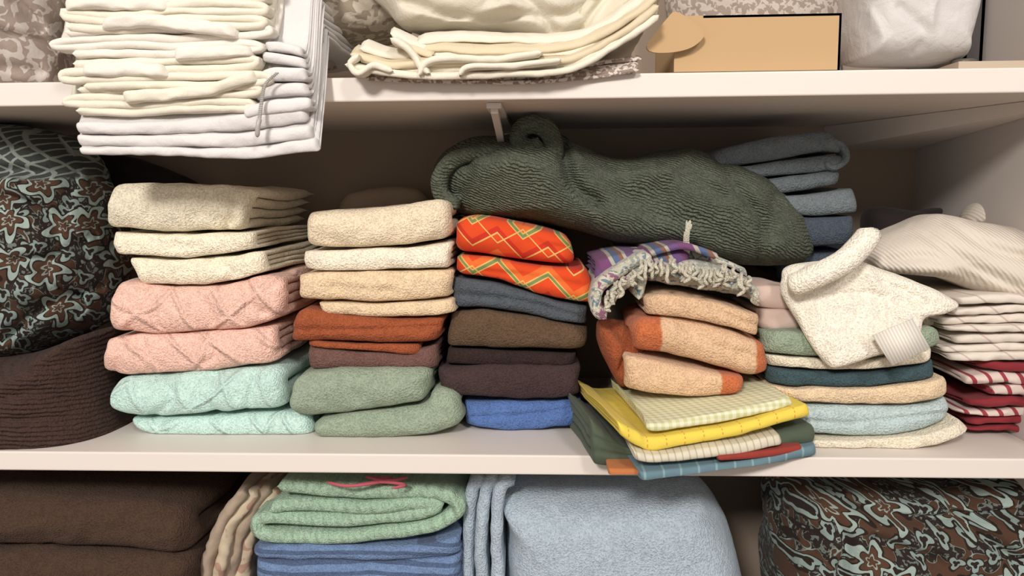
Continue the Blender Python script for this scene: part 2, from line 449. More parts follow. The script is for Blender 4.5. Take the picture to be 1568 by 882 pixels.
# ------------------------------------------------------------------ mats
M=dict(
 cream=terry('cream_terry',(244,234,210)), pink=terry('pink_terry',(238,194,178),extra=sculpt(.058,1.5),big=.1),
 mint=terry('mint_terry',(194,223,215),extra=sculpt(.06,1.5),big=.1,dark=.89), beige=terry('beige_terry',(234,217,190)),
 beige2=terry('light_beige_terry',(242,231,210)), peachb=terry('sand_terry',(228,202,168)), rust=terry('rust_terry',(156,84,54)),
 mauve=terry('mauve_terry',(114,84,78)), sage=terry('sage_terry',(149,163,143)), navy=terry('slate_terry',(82,88,95)),
 brown=terry('brown_terry',(97,77,60)), black=terry('black_terry',(54,42,40)), plum=terry('plum_terry',(70,55,55)),
 blue=terry('blue_terry',(88,116,172)), orange=cotton('orange_zigzag',(0,0,0),base=zigzag,strength=.4),
 green=terry('green_blanket_weave',(102,109,94),scale=480,dark=.68,extra=twill(amt=.75),big=.1,dist=.003),
 bluegray=terry('bluegray_terry',(116,125,130)), bluenavy=terry('darkblue_terry',(76,85,98)),
 peach=terry('peach_terry',(218,182,148)), dkgreen=cotton('dark_green_cotton',(82,93,78)),
 gingham=cotton('gingham_cotton',(0,0,0),base=gingham), yellow=cotton('yellow_cotton',(0,0,0),base=yellow),
 offw=terry('offwhite_terry',(228,218,197)), redc=cotton('red_cotton',(150,62,54)), bluec=cotton('blue_cotton',(0,0,0),base=stripes(.02,(104,130,142),(132,160,166),.12,'x')),
 orangec=cotton('orange_cotton',(188,118,72)), 
 comf=cotton('comforter_print',(0,0,0),base=comforter,strength=.5), floral=cotton('floral_print',(0,0,0),base=floral,strength=.5),
 dkbrown=terry('dark_brown_ribbed',(70,53,48),extra=ribs('z',.0055,.5,.12,.004)), dkbrown2=terry('dark_brown_terry',(76,59,49)),
 sheet=cotton('white_sheet',(230,224,214),strength=.35), sheet2=cotton('cream_sheet',(228,221,205),strength=.35), sheetw=cotton('bright_white_sheet',(220,216,215),strength=.45),
 waffle=terry('waffle_white',(240,232,217),scale=420,dark=.89), teal=terry('teal_terry',(66,86,92)), ltblue=terry('light_blue_terry',(182,199,200)),
 ltb2=terry('powder_blue_terry',(174,189,202)), stripeblue=terry('blue_striped_terry',(96,128,176),base=stripes(.012,(112,136,174),(84,100,132),.4,'z')),
 knit=cotton('white_knit',(222,212,199),extra=ribs('x',.005,.45,.9,.003)), linen=cotton('striped_linen',(0,0,0),base=stripes(.05,(224,214,203),(196,176,170),.06,'x',1.3)),
 redw=cotton('red_white_linen',(0,0,0),base=stripes(.018,(218,200,192),(156,66,74),.28,'x',.5)), red=cotton('dark_red_linen',(136,50,56)),
 pinkl=cotton('pale_pink_linen',(214,189,178)), mint2=terry('green_terry',(162,190,167),extra=ribs('x',.016,.8,.3)),
 taupe=cotton('taupe_fabric',(176,158,140)), dark=cotton('dark_fabric',(48,42,42)),
 )

# ------------------------------------------------------------------ middle shelf, left
fl=ZM
one('patterned_comforter',M['comf'],blob,[(-120,200),(0,188),(60,196),(108,218),(136,262),(164,325),(176,400),(168,455),(145,500),(95,525),(40,545),(-60,545),(-150,500),(-160,330)],(20,370),.17,.12,.12,pw=4,
    cr=[([(50,190),(98,235),(75,262),(0,262)],9,.018),([(0,300),(50,318),(80,360),(60,420),(120,470)],8,.020),([(115,250),(92,330),(128,400)],8,.020),([(0,520),(60,470),(150,440)],7,.018),([(30,450),(80,440)],14,-.012),([(20,400),(70,392),(140,360)],7,.014),([(20,280),(60,300)],14,-.012)],amp=.008,freq=13,ridge=.005,rfreq=28,nr=50,ns=220)
A=Acc()
blob(A,[(-120,548),(0,549),(60,540),(110,520),(148,508),(160,540),(175,600),(192,650),(185,670),(130,684),(60,692),(0,697),(-120,700),(-160,620)],(20,620),.10,.10,.16,pw=4,
     cr=[([(0,610),(60,602),(130,625),(160,650)],6,.006),([(0,575),(80,560),(140,545)],6,.005),([(0,645),(90,640),(150,660)],5,.005)],amp=.005,floor=fl)
A.done('dark_brown_bath_mat',M['dkbrown'])
one('dark_folded_cloth',M['dark'],blob,[(110,225),(180,235),(260,260),(310,285),(300,300),(190,300),(150,290)],(210,270),.33,.03,.03,amp=.003)

def towel(name,mat,T,B,yf=.06,yb=.31,**k):
    k.setdefault('fx',.52); return one(name,M[mat],slab,T,B,yf,yb,**k)
towel('cream_towel','cream',[(164,286),(190,279),(260,281),(330,284),(384,291)],[(156,347),(200,351),(260,354),(362,354)],cr=[([(345,296),(356,318),(346,350)],8,.007),([(160,320),(260,322)],30,-.003),([(300,330),(350,338)],8,.003)],seed=3,amp=.005)
towel('cream_towel','cream',[(160,355),(260,359),(345,358),(384,354)],[(168,389),(280,394),(345,390),(386,380)],cr=[([(230,372),(300,378)],8,.003)],amp=.005)
towel('cream_towel','cream',[(192,398),(280,397),(345,393),(398,383)],[(203,438),(250,437),(320,435),(410,418)],yf=.065,amp=.005,cr=[([(320,395),(350,415),(345,435)],7,.005)])
towel('pink_towel','pink',[(162,446),(175,432),(250,441),(330,439),(395,423),(428,426)],[(160,508),(230,512),(300,507),(380,502),(436,486)],yf=.06,amp=.005,
      cr=[([(230,438),(240,500)],5,.004),([(285,440),(320,470),(330,505)],5,.004),([(375,425),(385,470),(430,485)],7,.006),([(190,450),(200,505)],5,.004)])
towel('pink_towel','pink',[(148,522),(200,516),(260,513),(340,507),(418,501)],[(148,568),(190,577),(260,574),(340,567),(424,554)],yf=.06,amp=.005,
      cr=[([(215,518),(235,572)],5,.004),([(300,508),(330,540),(290,570)],5,.004),([(190,520),(175,570)],5,.004)])
A=Acc()
slab(A,[(162,602),(180,584),(250,577),(340,570),(430,562)],[(158,630),(200,642),(280,640),(350,636),(434,632)],.055,.30,plies=2,amp=.005,cr=[([(240,580),(262,610),(230,640)],6,.005),([(330,572),(300,600),(330,630)],6,.005),([(390,570),(375,630)],5,.004)])
slab(A,[(192,643),(260,641),(350,638),(470,632)],[(205,660),(250,670),(350,672),(480,668)],.066,.30,plies=2,amp=.003,floor=fl)
A.done('mint_towel',M['mint'])

# second stack
towel('beige_towel','beige',[(462,328),(490,323),(560,318),(630,310),(684,304)],[(462,379),(540,380),(620,376),(690,365)],plies=2,yf=.06,cr=[([(463,350),(520,372)],9,.003),([(660,310),(672,340),(668,370)],8,.003)],amp=.004)
towel('beige_towel','beige2',[(462,385),(540,384),(620,380),(690,370)],[(465,412),(540,414),(620,412),(690,410)],amp=.004)
towel('beige_towel','peachb',[(452,424),(500,417),(600,416),(690,415)],[(455,459),(560,462),(640,460),(690,455)],cr=[([(500,440),(600,446)],7,.003)],amp=.004)
towel('beige_towel','peachb',[(482,464),(560,466),(640,464),(694,459)],[(488,481),(560,485),(640,486),(698,479)],plies=2)
A=Acc()
slab(A,[(445,486),(470,472),(540,482),(610,489),(680,487)],[(440,524),(500,522),(590,528),(672,522)],.058,.28,plies=4,amp=.004,cr=[([(445,505),(560,505),(670,500)],4,.004)])
slab(A,[(470,522),(560,527),(640,528)],[(470,532),(560,538),(640,546)],.066,.28,plies=2)
A.done('rust_towel',M['rust'])
towel('mauve_towel','mauve',[(466,532),(560,539),(610,542),(668,530)],[(470,566),(560,567),(668,565)],yf=.068)
A=Acc()
slab(A,[(436,606),(455,579),(510,569),(600,567),(656,565)],[(436,638),(480,642),(530,634),(600,626),(656,616)],.05,.27,plies=2,amp=.005,cr=[([(500,580),(600,590)],20,-.003)])
slab(A,[(476,652),(500,641),(560,632),(640,622),(664,600),(700,606)],[(474,668),(500,676),(580,676),(650,670),(708,654)],.055,.27,plies=2,amp=.004,floor=fl)
A.done('sage_green_towel',M['sage'])
one('beige_folded_linen',M['taupe'],blob,[(530,300),(560,290),(620,287),(650,300),(650,330),(530,330)],(590,310),.33,.02,.03)

# centre stack
towel('orange_patterned_towel','orange',[(693,334),(735,331),(790,341),(872,364)],[(694,386),(750,391),(820,403),(882,406)],yf=.075,plies=2,fx=.7,cr=[([(800,350),(830,375),(870,380)],9,.005)])
towel('orange_patterned_towel','orange',[(694,391),(760,397),(830,409),(900,412)],[(697,419),(760,428),(840,454),(912,467)],yf=.072,plies=2,cr=[([(740,415),(820,425),(900,440)],6,.003)])
towel('slate_towel','navy',[(692,424),(760,434),(840,458),(903,472)],[(692,472),(760,474),(840,488),(902,498)],yf=.075,cr=[([(692,450),(800,462),(900,490)],5,.004)],amp=.004)
towel('brown_towel','brown',[(686,481),(740,477),(820,487),(898,503)],[(679,532),(760,534),(895,538)],yf=.075,amp=.004)
towel('black_towel','black',[(684,536),(780,538),(884,541)],[(680,559),(780,560),(880,561)],yf=.085)
towel('plum_towel','plum',[(668,564),(780,562),(886,562)],[(672,606),(780,613),(886,610)],yf=.075,amp=.004)
towel('blue_towel','blue',[(709,616),(780,616),(892,614)],[(707,654),(780,662),(892,652)],yf=.085,floor=fl,cr=[([(708,640),(800,636),(885,625)],4,.004)],amp=.004)

# big green blanket
A=Acc()
blob(A,[(668,292),(664,262),(680,236),(725,212),(765,208),(800,200),(845,200),(880,218),(925,238),(960,242),(1010,232),(1060,229),(1105,248),(1150,264),(1190,290),(1222,325),(1243,372),(1232,396),(1190,404),(1120,400),(1040,385),(960,372),(880,352),(790,336),(700,325)],(930,310),.22,.12,.13,pw=3.5,
     cr=[([(862,215),(868,255),(880,285),(915,310)],10,.020),([(905,262),(960,300),(1010,300)],22,.008),([(1105,250),(1140,300),(1170,340),(1165,400)],8,.012),([(1190,300),(1180,360)],10,.008),([(700,232),(722,262),(705,295)],8,.010),([(730,262),(790,240),(840,270)],26,-.012),([(1030,240),(1050,262),(1110,300)],12,.008),([(740,310),(840,335),(900,350)],20,.006),([(960,250),(1010,262),(1050,240)],14,-.006),([(1000,330),(1080,345),(1140,380)],16,.006)],amp=.006,freq=10,ns=260,nr=50)
ribbon(A,[(848,250),(850,222),(843,200),(822,188),(800,193),(793,210),(802,224),(820,222),(826,209)],29,.115,.28,amp=.003,ny=36)
ribbon(A,[(700,320),(672,295),(674,264),(700,242),(735,232),(770,232),(800,232)],24,.12,.28,amp=.004)
A.done('green_blanket',M['green'])

# blue-grey towels behind
A=Acc()
slab(A,[(1085,234),(1150,216),(1220,204),(1270,200),(1290,212)],[(1085,262),(1150,250),(1220,240),(1270,232),(1298,234)],.17,.35,plies=2,amp=.004)
slab(A,[(1120,256),(1200,246),(1262,236),(1298,236)],[(1130,276),(1200,268),(1262,262),(1300,254)],.172,.35,plies=2,amp=.003)
ribbon(A,[(1268,212),(1294,224),(1299,244),(1280,256),(1264,248)],10,.168,.2,amp=.001)
slab(A,[(1150,278),(1220,268),(1290,258)],[(1150,298),(1220,294),(1290,280)],.178,.35,plies=2,amp=.003)
A.done('blue_gray_towel',M['bluegray'])
towel('blue_gray_towel','bluegray',[(1190,301),(1250,296),(1312,286)],[(1200,326),(1260,330),(1320,326)],yf=.17,yb=.35)
towel('dark_blue_towel','bluenavy',[(1190,331),(1250,333),(1316,329)],[(1200,375),(1260,378),(1312,374)],yf=.17,yb=.35)
towel('dark_blue_towel','bluenavy',[(1190,381),(1250,383),(1330,379)],[(1200,430),(1260,430),(1330,430)],yf=.2,yb=.35)
one('black_garment',M['dark'],blob,[(1325,330),(1350,316),(1400,322),(1440,318),(1425,345),(1400,375),(1350,400),(1328,390)],(1370,350),.27,.04,.05)

# ------------------------------------------------------------------ fringe scarf
scar=NB('woven_scarf')
s_=scar.noise(38,2,.5); s2=scar.noise(200,2)
cc=scar.ramp(s_,[(0,lin((150,156,150))),(.42,lin((186,182,166))),(.48,lin((112,132,142))),(.53,lin((206,200,184))),(.60,lin((146,100,126)))],'CONSTANT')
cc=scar.mix(scar.step(s2,.48,.62),cc,lin((200,194,178)))
M['scarf']=scar.fin(cc,scar.noise(300,2),.9,.004)
def multistripe(n):
    v=n.M('ADD',n.x,n.M('MULTIPLY',n.z,.6)); v=n.M('ADD',v,n.M('MULTIPLY',n.noise(15,1),.008))
    return n.ramp(n.M('FRACT',n.M('DIVIDE',v,.052)),[(0,lin((120,76,116))),(.34,lin((176,170,158))),(.44,lin((90,104,140))),(.6,lin((132,96,84))),(.7,lin((176,170,158))),(.78,lin((112,84,128)))],'CONSTANT')
M['purple']=cotton('purple_woven',(0,0,0),base=multistripe,strength=.6)
M['fringe']=terry('fringe_yarn',(208,202,184),scale=600)
A=Acc()
slab(A,[(912,400),(950,388),(1000,386),(1060,380)],[(910,432),(950,424),(1000,412),(1060,410)],.06,.25,plies=4,mi=1,amp=.003)
slab(A,[(985,402),(1040,400),(1100,406),(1155,430)],[(985,430),(1050,440),(1110,450),(1165,466)],.055,.25,plies=4,mi=0,amp=.006,freq=25)
slab(A,[(1000,388),(1050,382),(1110,396),(1145,412)],[(1000,400),(1050,398),(1110,406),(1150,428)],.08,.25,plies=4,mi=0,amp=.005)
ribbon(A,[(928,488),(914,470),(918,445),(940,425),(965,408),(985,398),(1000,402)],20,.035,.2,mi=0,amp=.004)
ribbon(A,[(930,468),(940,448),(962,430),(985,415),(978,440),(975,460)],16,.04,.2,mi=0,amp=.004)
ribbon(A,[(990,420),(1020,410),(1050,425),(1080,418),(1110,436),(1150,440),(1162,458)],14,.035,.2,mi=0,amp=.005)
r=random.Random(9)
edge=cat([(930,466),(938,444),(960,426),(990,402),(1030,402),(1070,416),(1110,412),(1140,428),(1160,450)],54)
for i,(x,y) in enumerate(edge):
    x1=x+r.uniform(-5,5); y1=y+r.uniform(-8,4); L=r.uniform(12,30); dx=r.uniform(-10,10)
    yy=.028+r.uniform(-.006,.006)
    tube(A,[W(x1,y1,yy+.010),W(x1+dx*.5,y1+L*.35,yy-.003),W(x1-dx*.4,y1+L*.7,yy-.004),W(x1+dx*.8,y1+L,yy-.002)],.0021,mi=2,seg=6)
for i in range(9):
    x1=1052+r.uniform(-4,6); tube(A,[W(x1,388,.07),W(x1+r.uniform(-4,4),360,.06),W(1056+r.uniform(-5,6),336+r.uniform(0,8),.06)],.0016,mi=2,seg=6)
ribbon(A,[(990,390),(1040,378),(1075,384),(1100,394)],10,.05,.2,mi=1,amp=.004)
A.done('fringed_scarf',[M['scarf'],M['purple'],M['fringe']])

# ------------------------------------------------------------------ peach washcloths
x1=W(1016,520,.03)[0]; x2=W(1163,540,.03)[0]; x3=W(1106,590,.03)[0]
PE=(218,182,148); OR=(194,108,68)
M['pe2']=terry('peach_orange_terry',PE,base=split([(0,OR),(x1,PE),(x2,OR)]))
M['pe3']=terry('peach_tip_terry',PE,base=split([(0,PE),(x3,OR)]))
towel('peach_washcloth','peach',[(988,456),(1020,450),(1080,459),(1166,485)],[(990,482),(1050,487),(1110,501),(1166,516)],yf=.03,yb=.17,plies=4,cr=[([(1090,470),(1130,490),(1165,500)],5,.003)])
A=Acc()
slab(A,[(966,500),(985,487),(1060,492),(1120,507),(1176,531)],[(975,537),(1030,546),(1100,564),(1150,578),(1184,574)],.03,.17,plies=4,amp=.004,cr=[([(1040,500),(1100,530),(1170,550)],6,.003)])
A.done('peach_orange_washcloth',M['pe2'])
towel('peach_orange_washcloth','pe3',[(955,547),(1000,552),(1070,567),(1145,581)],[(962,598),(1010,606),(1070,610),(1140,604)],yf=.025,yb=.17,plies=4,amp=.004)
one('rust_washcloth',M['rust'],blob,[(915,492),(945,490),(985,500),(985,545),(965,580),(950,590),(935,565),(915,525)],(945,535),.10,.05,.06,cr=[([(930,490),(960,530),(950,570)],6,.008)])

# ------------------------------------------------------------------ tablecloth stack hanging over the edge (turned a little)
sk=dict(amp=.0022,rc=.008,plies=4)
one('blue_napkin',M['bluec'],slab,[(978,724),(1060,716),(1150,704),(1250,681)],[(980,739),(1060,733),(1150,721),(1253,697)],(-.081,-.002),.05,floor=ZM,skew=-.1,**sk)
one('orange_napkin',M['orangec'],slab,[(930,718),(955,719),(1000,720)],[(932,731),(955,733),(1000,730)],(-.062,-.06),.04,floor=ZM,amp=.001,rc=.005,plies=2)
one('red_napkin',M['redc'],slab,[(1100,700),(1160,692),(1228,682)],[(1100,707),(1160,703),(1232,692)],(-.05,-.008),.04,amp=.001,rc=.005,plies=2)
one('offwhite_napkin',cotton('dotted_cotton',(0,0,0),base=stripes(.008,(216,209,190),(186,178,152),.2,'x',.2)),slab,[(972,692),(1010,697),(1100,684),(1196,667)],[(976,707),(1010,710),(1100,701),(1199,682)],(-.076,-.02),.04,skew=-.1,**sk)
one('dark_green_tablecloth',M['dkgreen'],slab,[(900,640),(930,666),(975,690),(1100,682),(1250,652)],[(908,714),(940,717),(975,712),(1100,702),(1253,682)],(-.035,.005),.2,plies=4,amp=.003,rc=.01,cr=[([(903,690),(970,700)],3,.003),([(910,670),(960,690)],3,.003)],skew=-.16)
one('yellow_tablecloth',M['yellow'],slab,[(945,646),(975,662),(1005,671),(1120,653),(1236,620)],[(950,668),(980,686),(1010,692),(1120,671),(1241,638)],(-.07,-.005),.18,skew=-.2,**sk)
one('gingham_napkin',M['gingham'],slab,[(988,640),(1004,649),(1100,634),(1210,608)],[(990,652),(1006,662),(1100,649),(1218,621)],(-.055,.0),.15,skew=-.12,**sk)

# ------------------------------------------------------------------ right folded cloth stack
def rt(name,mat,T,B,**k):
    kk=dict(yf=.035,yb=.30,rc=.03,amp=.004); kk.update(k); return towel(name,mat,T,B,**kk)
rt('ivory_towel','offw',[(1195,670),(1300,676),(1400,668),(1480,648)],[(1215,684),(1300,687),(1400,687),(1497,662)],floor=fl,yf=.03)
rt('light_blue_towel','ltblue',[(1200,621),(1300,624),(1400,623),(1462,613)],[(1205,662),(1300,670),(1400,662),(1470,640)],cr=[([(1210,642),(1300,648),(1460,632)],4,.004)])
rt('sand_towel','peachb',[(1180,594),(1300,597),(1400,589),(1460,582)],[(1205,616),(1300,620),(1400,619),(1466,608)])
rt('teal_towel','teal',[(1180,568),(1300,571),(1400,563),(1442,554)],[(1185,590),(1300,593),(1400,585),(1444,578)],yf=.04)
rt('ivory_towel','offw',[(1175,548),(1300,552),(1400,543),(1440,534)],[(1185,565),(1300,567),(1400,559),(1440,551)],yf=.04)
rt('sage_towel','sage',[(1170,512),(1220,508),(1350,516),(1420,503),(1452,509)],[(1172,543),(1250,546),(1350,547),(1450,532)],yf=.04)
rt('pale_pink_napkin','pinkl',[(1158,442),(1190,438),(1240,450)],[(1165,472),(1200,474),(1240,474)],yf=.07,yb=.2)
rt('pale_pink_napkin','pinkl',[(1160,475),(1190,475),(1240,477)],[(1165,507),(1200,508),(1240,504)],yf=.066,yb=.2)
rt('folded_ivory_cloth','offw',[(1245,450),(1300,455),(1400,450),(1455,460)],[(1245,506),(1300,510),(1400,503),(1455,498)],yf=.09,yb=.28)

# washcloth draped on top, with its care label
A=Acc()
blob(A,[(1202,428),(1210,410),(1250,402),(1300,402),(1330,405),(1400,430),(1468,463),(1450,478),(1412,488),(1392,518),(1330,540),(1275,557),(1256,553),(1232,520),(1212,480),(1198,448)],(1310,470),.045,.015,.014,pw=9,tilt=.30,
   cr=[([(1222,428),(1270,430),(1315,400)],6,.009),([(1240,412),(1290,400),(1320,385)],8,-.007),([(1320,405),(1360,460),(1400,500)],9,-.004),([(1350,430),(1420,462)],5,.004),([(1240,470),(1280,530)],8,-.003),([(1250,455),(1330,450),(1400,470)],6,.003)],amp=.004,nr=40)
tube(A,[W(1208,440,.024),W(1250,422,.010),W(1290,402,.012),W(1314,380,.022),W(1330,360,.03),W(1331,350,.033)],.0135,seg=14,n=34)
q=[W(1336,514,-.001),W(1398,488,.004),W(1424,532,-.004),W(1366,560,-.010)]
q2=[p+np.array([0,.0015,0]) for p in q]
hexa(A,[q[3],q[2],q2[2],q2[3],q[0],q[1],q2[1],q2[0]],1)
n=NB('label'); hh=n.step(n.M('FRACT',n.M('MULTIPLY',n.M('ADD',n.x,n.M('MULTIPLY',n.z,.45)),260)),.5,.6)
A.done('white_washcloth',[M['waffle'],n.fin(n.mix(hh,lin((230,224,214)),lin((208,201,190))),None)])

# far right
one('white_knit_blanket',M['knit'],blob,[(1328,398),(1345,368),(1390,345),(1440,327),(1490,338),(1560,350),(1620,360),(1625,440),(1570,462),(1500,448),(1430,425),(1350,415)],(1480,392),.12,.06,.10,pw=3,cr=[([(1400,345),(1480,400),(1560,440)],9,.008),([(1450,335),(1520,380),(1600,400)],9,.008),([(1360,400),(1430,395),(1500,430)],8,.005)],amp=.004,tilt=.3)
one('white_knit_hat',M['knit'],blob,[(1480,338),(1495,312),(1540,293),(1600,288),(1620,350),(1560,352),(1510,345)],(1550,325),.2,.04,.06,amp=.003)
A=Acc()
yy=450
for i,(h) in enumerate([16,14,15,13,16,14,15]):
    dx=[10,-6,-14,4,12,-4,8][i]
    slab(A,[(1462+dx-i*2,yy+9),(1500,yy+4),(1560,yy+2),(1625,yy+2)],[(1464+dx-i*2,yy+h+3),(1500,yy+h+1),(1560,yy+h),(1625,yy+h)],.05+.004*(i%3),.3,plies=2,amp=.004,freq=24)
    yy+=h
A.done('striped_linens',M['linen'])
A=Acc()
for i,(h,mi) in enumerate([(15,1),(20,0),(19,0),(17,1),(12,0),(14,1),(11,1)]):
    x0=[1505,1478,1520,1488,1470,1484,1476][i]
    slab(A,[(x0,yy+8),(1530,yy+3),(1625,yy)],[(x0+3,yy+h),(1535,yy+h+1),(1625,yy+h)],.055+.004*i,.3,plies=2,amp=.005,freq=24,mi=mi,floor=fl)
    yy+=h
A.done('red_striped_napkins',[M['redw'],M['red']])

# ------------------------------------------------------------------ upper shelf
M['pillow']=cotton('mottled_pillow',(0,0,0),base=blots((160,144,134),(200,190,182),90,.53))
one('mottled_pillow',M['pillow'],blob,[(-120,-60),(0,-80),(80,-40),(92,60),(88,135),(60,148),(0,146),(-120,146)],(-10,40),.06,.07,.15,amp=.006,floor=ZU,cr=[([(0,50),(50,60),(80,75)],7,.014),([(20,0),(60,40)],8,.012),([(0,100),(60,110)],7,.008)],ridge=.004)
LF=(.12,-.045,.004)
kw=dict(lift=LF,amp=.0030,freq=20,fine=.5,ny=24)
A=Acc()
ribbon(A,serp(104,382,174,140,4,3,turn=9,jit=10,wv=3,sag=-8),11.5,-.062,.25,mi=1,**kw)
ribbon(A,serp(112,388,132,96,4,5,turn=9,jit=14,wv=4,sag=-10),12,-.066,.25,mi=1,**kw)
ribbon(A,serp(98,392,86,50,4,7,turn=9,jit=14,wv=4,sag=-8),12,-.064,.25,mi=0,**kw)
ribbon(A,serp(104,398,42,8,4,8,turn=9,jit=14,wv=4,sag=-4),12,-.066,.25,mi=1,**kw)
ribbon(A,serp(84,395,-4,-110,10,11,turn=8,jit=10,wv=3),12,-.060,.25,mi=0,**kw)
fk=dict(plies=2,lift=LF,amp=.0035,fx=.45,rc=.012,freq=24,fine=.6)
slab(A,[(182,140),(250,134),(320,124),(384,104)],[(184,158),(250,154),(320,142),(388,122)],-.074,-.01,mi=1,**fk)
slab(A,[(122,98),(190,94),(250,96)],[(120,118),(190,116),(256,114)],-.074,-.01,mi=0,**fk)
slab(A,[(262,72),(320,66),(378,66)],[(262,92),(320,88),(382,84)],-.074,-.01,mi=0,**fk)
slab(A,[(150,24),(220,20),(300,28),(356,38)],[(150,44),(220,42),(300,50),(358,58)],-.076,-.01,mi=0,**fk)
slab(A,[(92,-4),(160,-8),(250,-4)],[(92,14),(160,12),(252,14)],-.072,-.01,mi=0,**fk)
A.done('white_bed_sheets',[M['sheet'],M['sheet2']])
A=Acc()
dk=dict(plies=2,lift=LF,amp=.003,fx=.5,rc=.006,freq=22,fine=.5)
slab(A,[(112,186),(250,184),(360,174),(462,156)],[(114,204),(250,204),(370,199),(470,187)],-.062,.2,**dk)
slab(A,[(114,206),(250,206),(370,201),(474,189)],[(116,223),(250,224),(370,223),(480,211)],-.060,.2,**dk)
slab(A,[(115,225),(250,226),(370,225),(481,212)],[(120,236),(250,240),(370,243),(486,232)],-.058,.2,**dk)
slab(A,[(402,62),(430,64),(462,72)],[(404,78),(430,80),(466,86)],-.060,-.002,**dk)
slab(A,[(400,80),(430,82),(464,88)],[(402,94),(430,96),(468,101)],-.058,-.002,**dk)
slab(A,[(394,112),(415,102),(466,104)],[(396,132),(415,124),(470,124)],-.064,-.002,**dk)
slab(A,[(388,136),(412,127),(470,126)],[(390,154),(412,148),(474,145)],-.060,-.002,**dk)
slab(A,[(370,168),(400,154),(474,147)],[(374,182),(410,176),(478,168)],-.066,-.002,**dk)
zp=cat([(424,112),(406,130),(400,160),(397,185)],30)
for i,(x,y) in enumerate(zp):
    p=W(x,y,-.074); hexa(A,[p+np.array(v)*.001 for v in [(-1.6,-1,-.7),(1.6,-1,-.7),(1.6,1,-.7),(-1.6,1,-.7),(-1.6,-1,.7),(1.6,-1,.7),(1.6,1,.7),(-1.6,1,.7)]],1)
tube(A,[W(398,180,-.076),W(395,194,-.078),W(394,210,-.076)],.0024,seg=8,mi=1)
A.done('white_duvet_cover',[M['sheetw'],paint('zipper_metal',(170,165,160),.3)])

M['bagw']=cotton('cream_vinyl',(216,208,192),strength=.6,rough=.4)
M['bagg']=cotton('gray_beige_cloth',(0,0,0),base=blots((150,138,122),(190,180,164),70,.5),strength=.5)
one('beige_print_pillowcase',M['bagg'],blob,[(432,-60),(620,-60),(630,20),(590,55),(530,66),(500,92),(478,90)],(545,5),.10,.05,.12,ridge=.005,amp=.006,floor=ZU)
A=Acc()
tk=dict(lift=(.012,-.025,0),amp=.0032,freq=20,fine=.5)
for i,(dy,L0) in enumerate([(0,530),(-9,548),(-18,536),(-27,552),(-36,600),(-45,596)]):
    ribbon(A,[(L0,100+dy*.9),(L0+60,112+dy*.7),(650,114+dy),(760,114+dy),(850,109+dy*.9),(885,101+dy*.8),(920,85+dy*.8),(965,56+dy*.8),(1008,23+dy*.8)],10.5,-.03+.005*(i%2)+.002*i,.26,mi=(0,0,1,0,1,0)[i],**tk)
ribbon(A,[(640,114),(652,94),(690,86),(760,90),(830,80)],10,-.038,.2,mi=0,**tk)
ribbon(A,[(700,115),(718,101),(790,98),(860,92)],9,-.040,.2,mi=0,**tk)
ribbon(A,[(596,58),(625,76),(640,98),(655,113)],10,-.036,.2,mi=0,**tk)
ribbon(A,[(548,84),(534,98),(550,112),(572,100),(600,108)],10,-.037,.2,mi=0,**tk)
A.done('folded_cream_tablecloths',[M['sheet2'],cotton('tan_linen',(214,200,172))])
A=Acc()
for i in range(3):
    ribbon(A,[(560,120-i*3),(700,126-i*4),(850,124-i*4),(980,108-i*4)],6,-.012+.006*i,.2,lift=(.01,-.01,.01),amp=.003)
A.done('dotted_lace_cloth',cotton('dotted_lace',(0,0,0),base=blots((150,132,122),(214,204,196),190,.5)))
one('cream_vinyl_pouch',M['bagw'],blob,[(560,-60),(900,-60),(930,20),(890,48),(850,60),(780,48),(700,42),(640,40),(600,26)],(760,0),.03,.05,.15,ridge=.003,amp=.005,cr=[([(620,0),(720,28),(820,20),(850,45)],8,.012),([(780,-20),(850,20),(900,10)],8,.01),([(690,40),(780,10)],9,-.01)])
one('floral_pillowcase',cotton('floral_cream',(0,0,0),base=blots((220,213,194),(202,193,168),45,.52)),blob,[(800,-60),(1000,-60),(1008,0),(960,50),(900,85),(868,60),(860,20)],(920,5),.05,.05,.15,amp=.005,cr=[([(900,80),(930,40),(990,0)],6,.01),([(880,70),(900,30),(930,-10)],6,.008)])
one('printed_cushion',cotton('cushion_dots',(0,0,0),base=blots((160,146,136),(200,188,178),140,.5)),blob,[(1030,-80),(1280,-80),(1295,0),(1285,60),(1280,160),(1150,165),(1040,160),(1030,60),(1018,0)],(1155,40),.28,.05,.08,amp=.004,floor=ZU)

# cardboard box
card=paint('cardboard',(190,158,118),.8,.12); A=Acc()
bl=W(1032,106,.02);br=W(1286,99,.02)
zb=ZU+.0008; hgt=W(1288,20,.02)[2]-zb; X0=bl[0]; X1=br[0]; Y0=.02; Y1=.17; t=.0025
def bx_(a,b,c,d,e,f): hexa(A,[(a,c,e),(b,c,e),(b,d,e),(a,d,e),(a,c,f),(b,c,f),(b,d,f),(a,d,f)])
bx_(X0,X1,Y0,Y0+t,zb,zb+hgt)
bx_(X1-t,X1,Y0,Y1,zb,zb+hgt); bx_(X0,X1,Y1-t,Y1,zb,zb+hgt); bx_(X0,X1,Y0,Y1,zb,zb+t)
bx_(X0+.03,X1,Y0,Y1,zb+hgt-t,zb+hgt)
pp=[(1036,18),(1020,30),(1000,55),(990,72),(1000,80),(1030,80),(1060,72),(1078,55),(1070,40)]
F0=[W(x,y,.008) for x,y in cat(pp,40,True)]; F1=[p+np.array([0.0,.004,0]) for p in F0]
A.add(np.array(F0+F1),[[i,(i+1)%40,40+(i+1)%40,40+i] for i in range(40)]+[list(range(40)),list(range(79,39,-1))])
A.done('cardboard_box',card,smooth=False)
M['plastic']=cotton('white_plastic',(210,206,204),strength=.5,rough=.35)
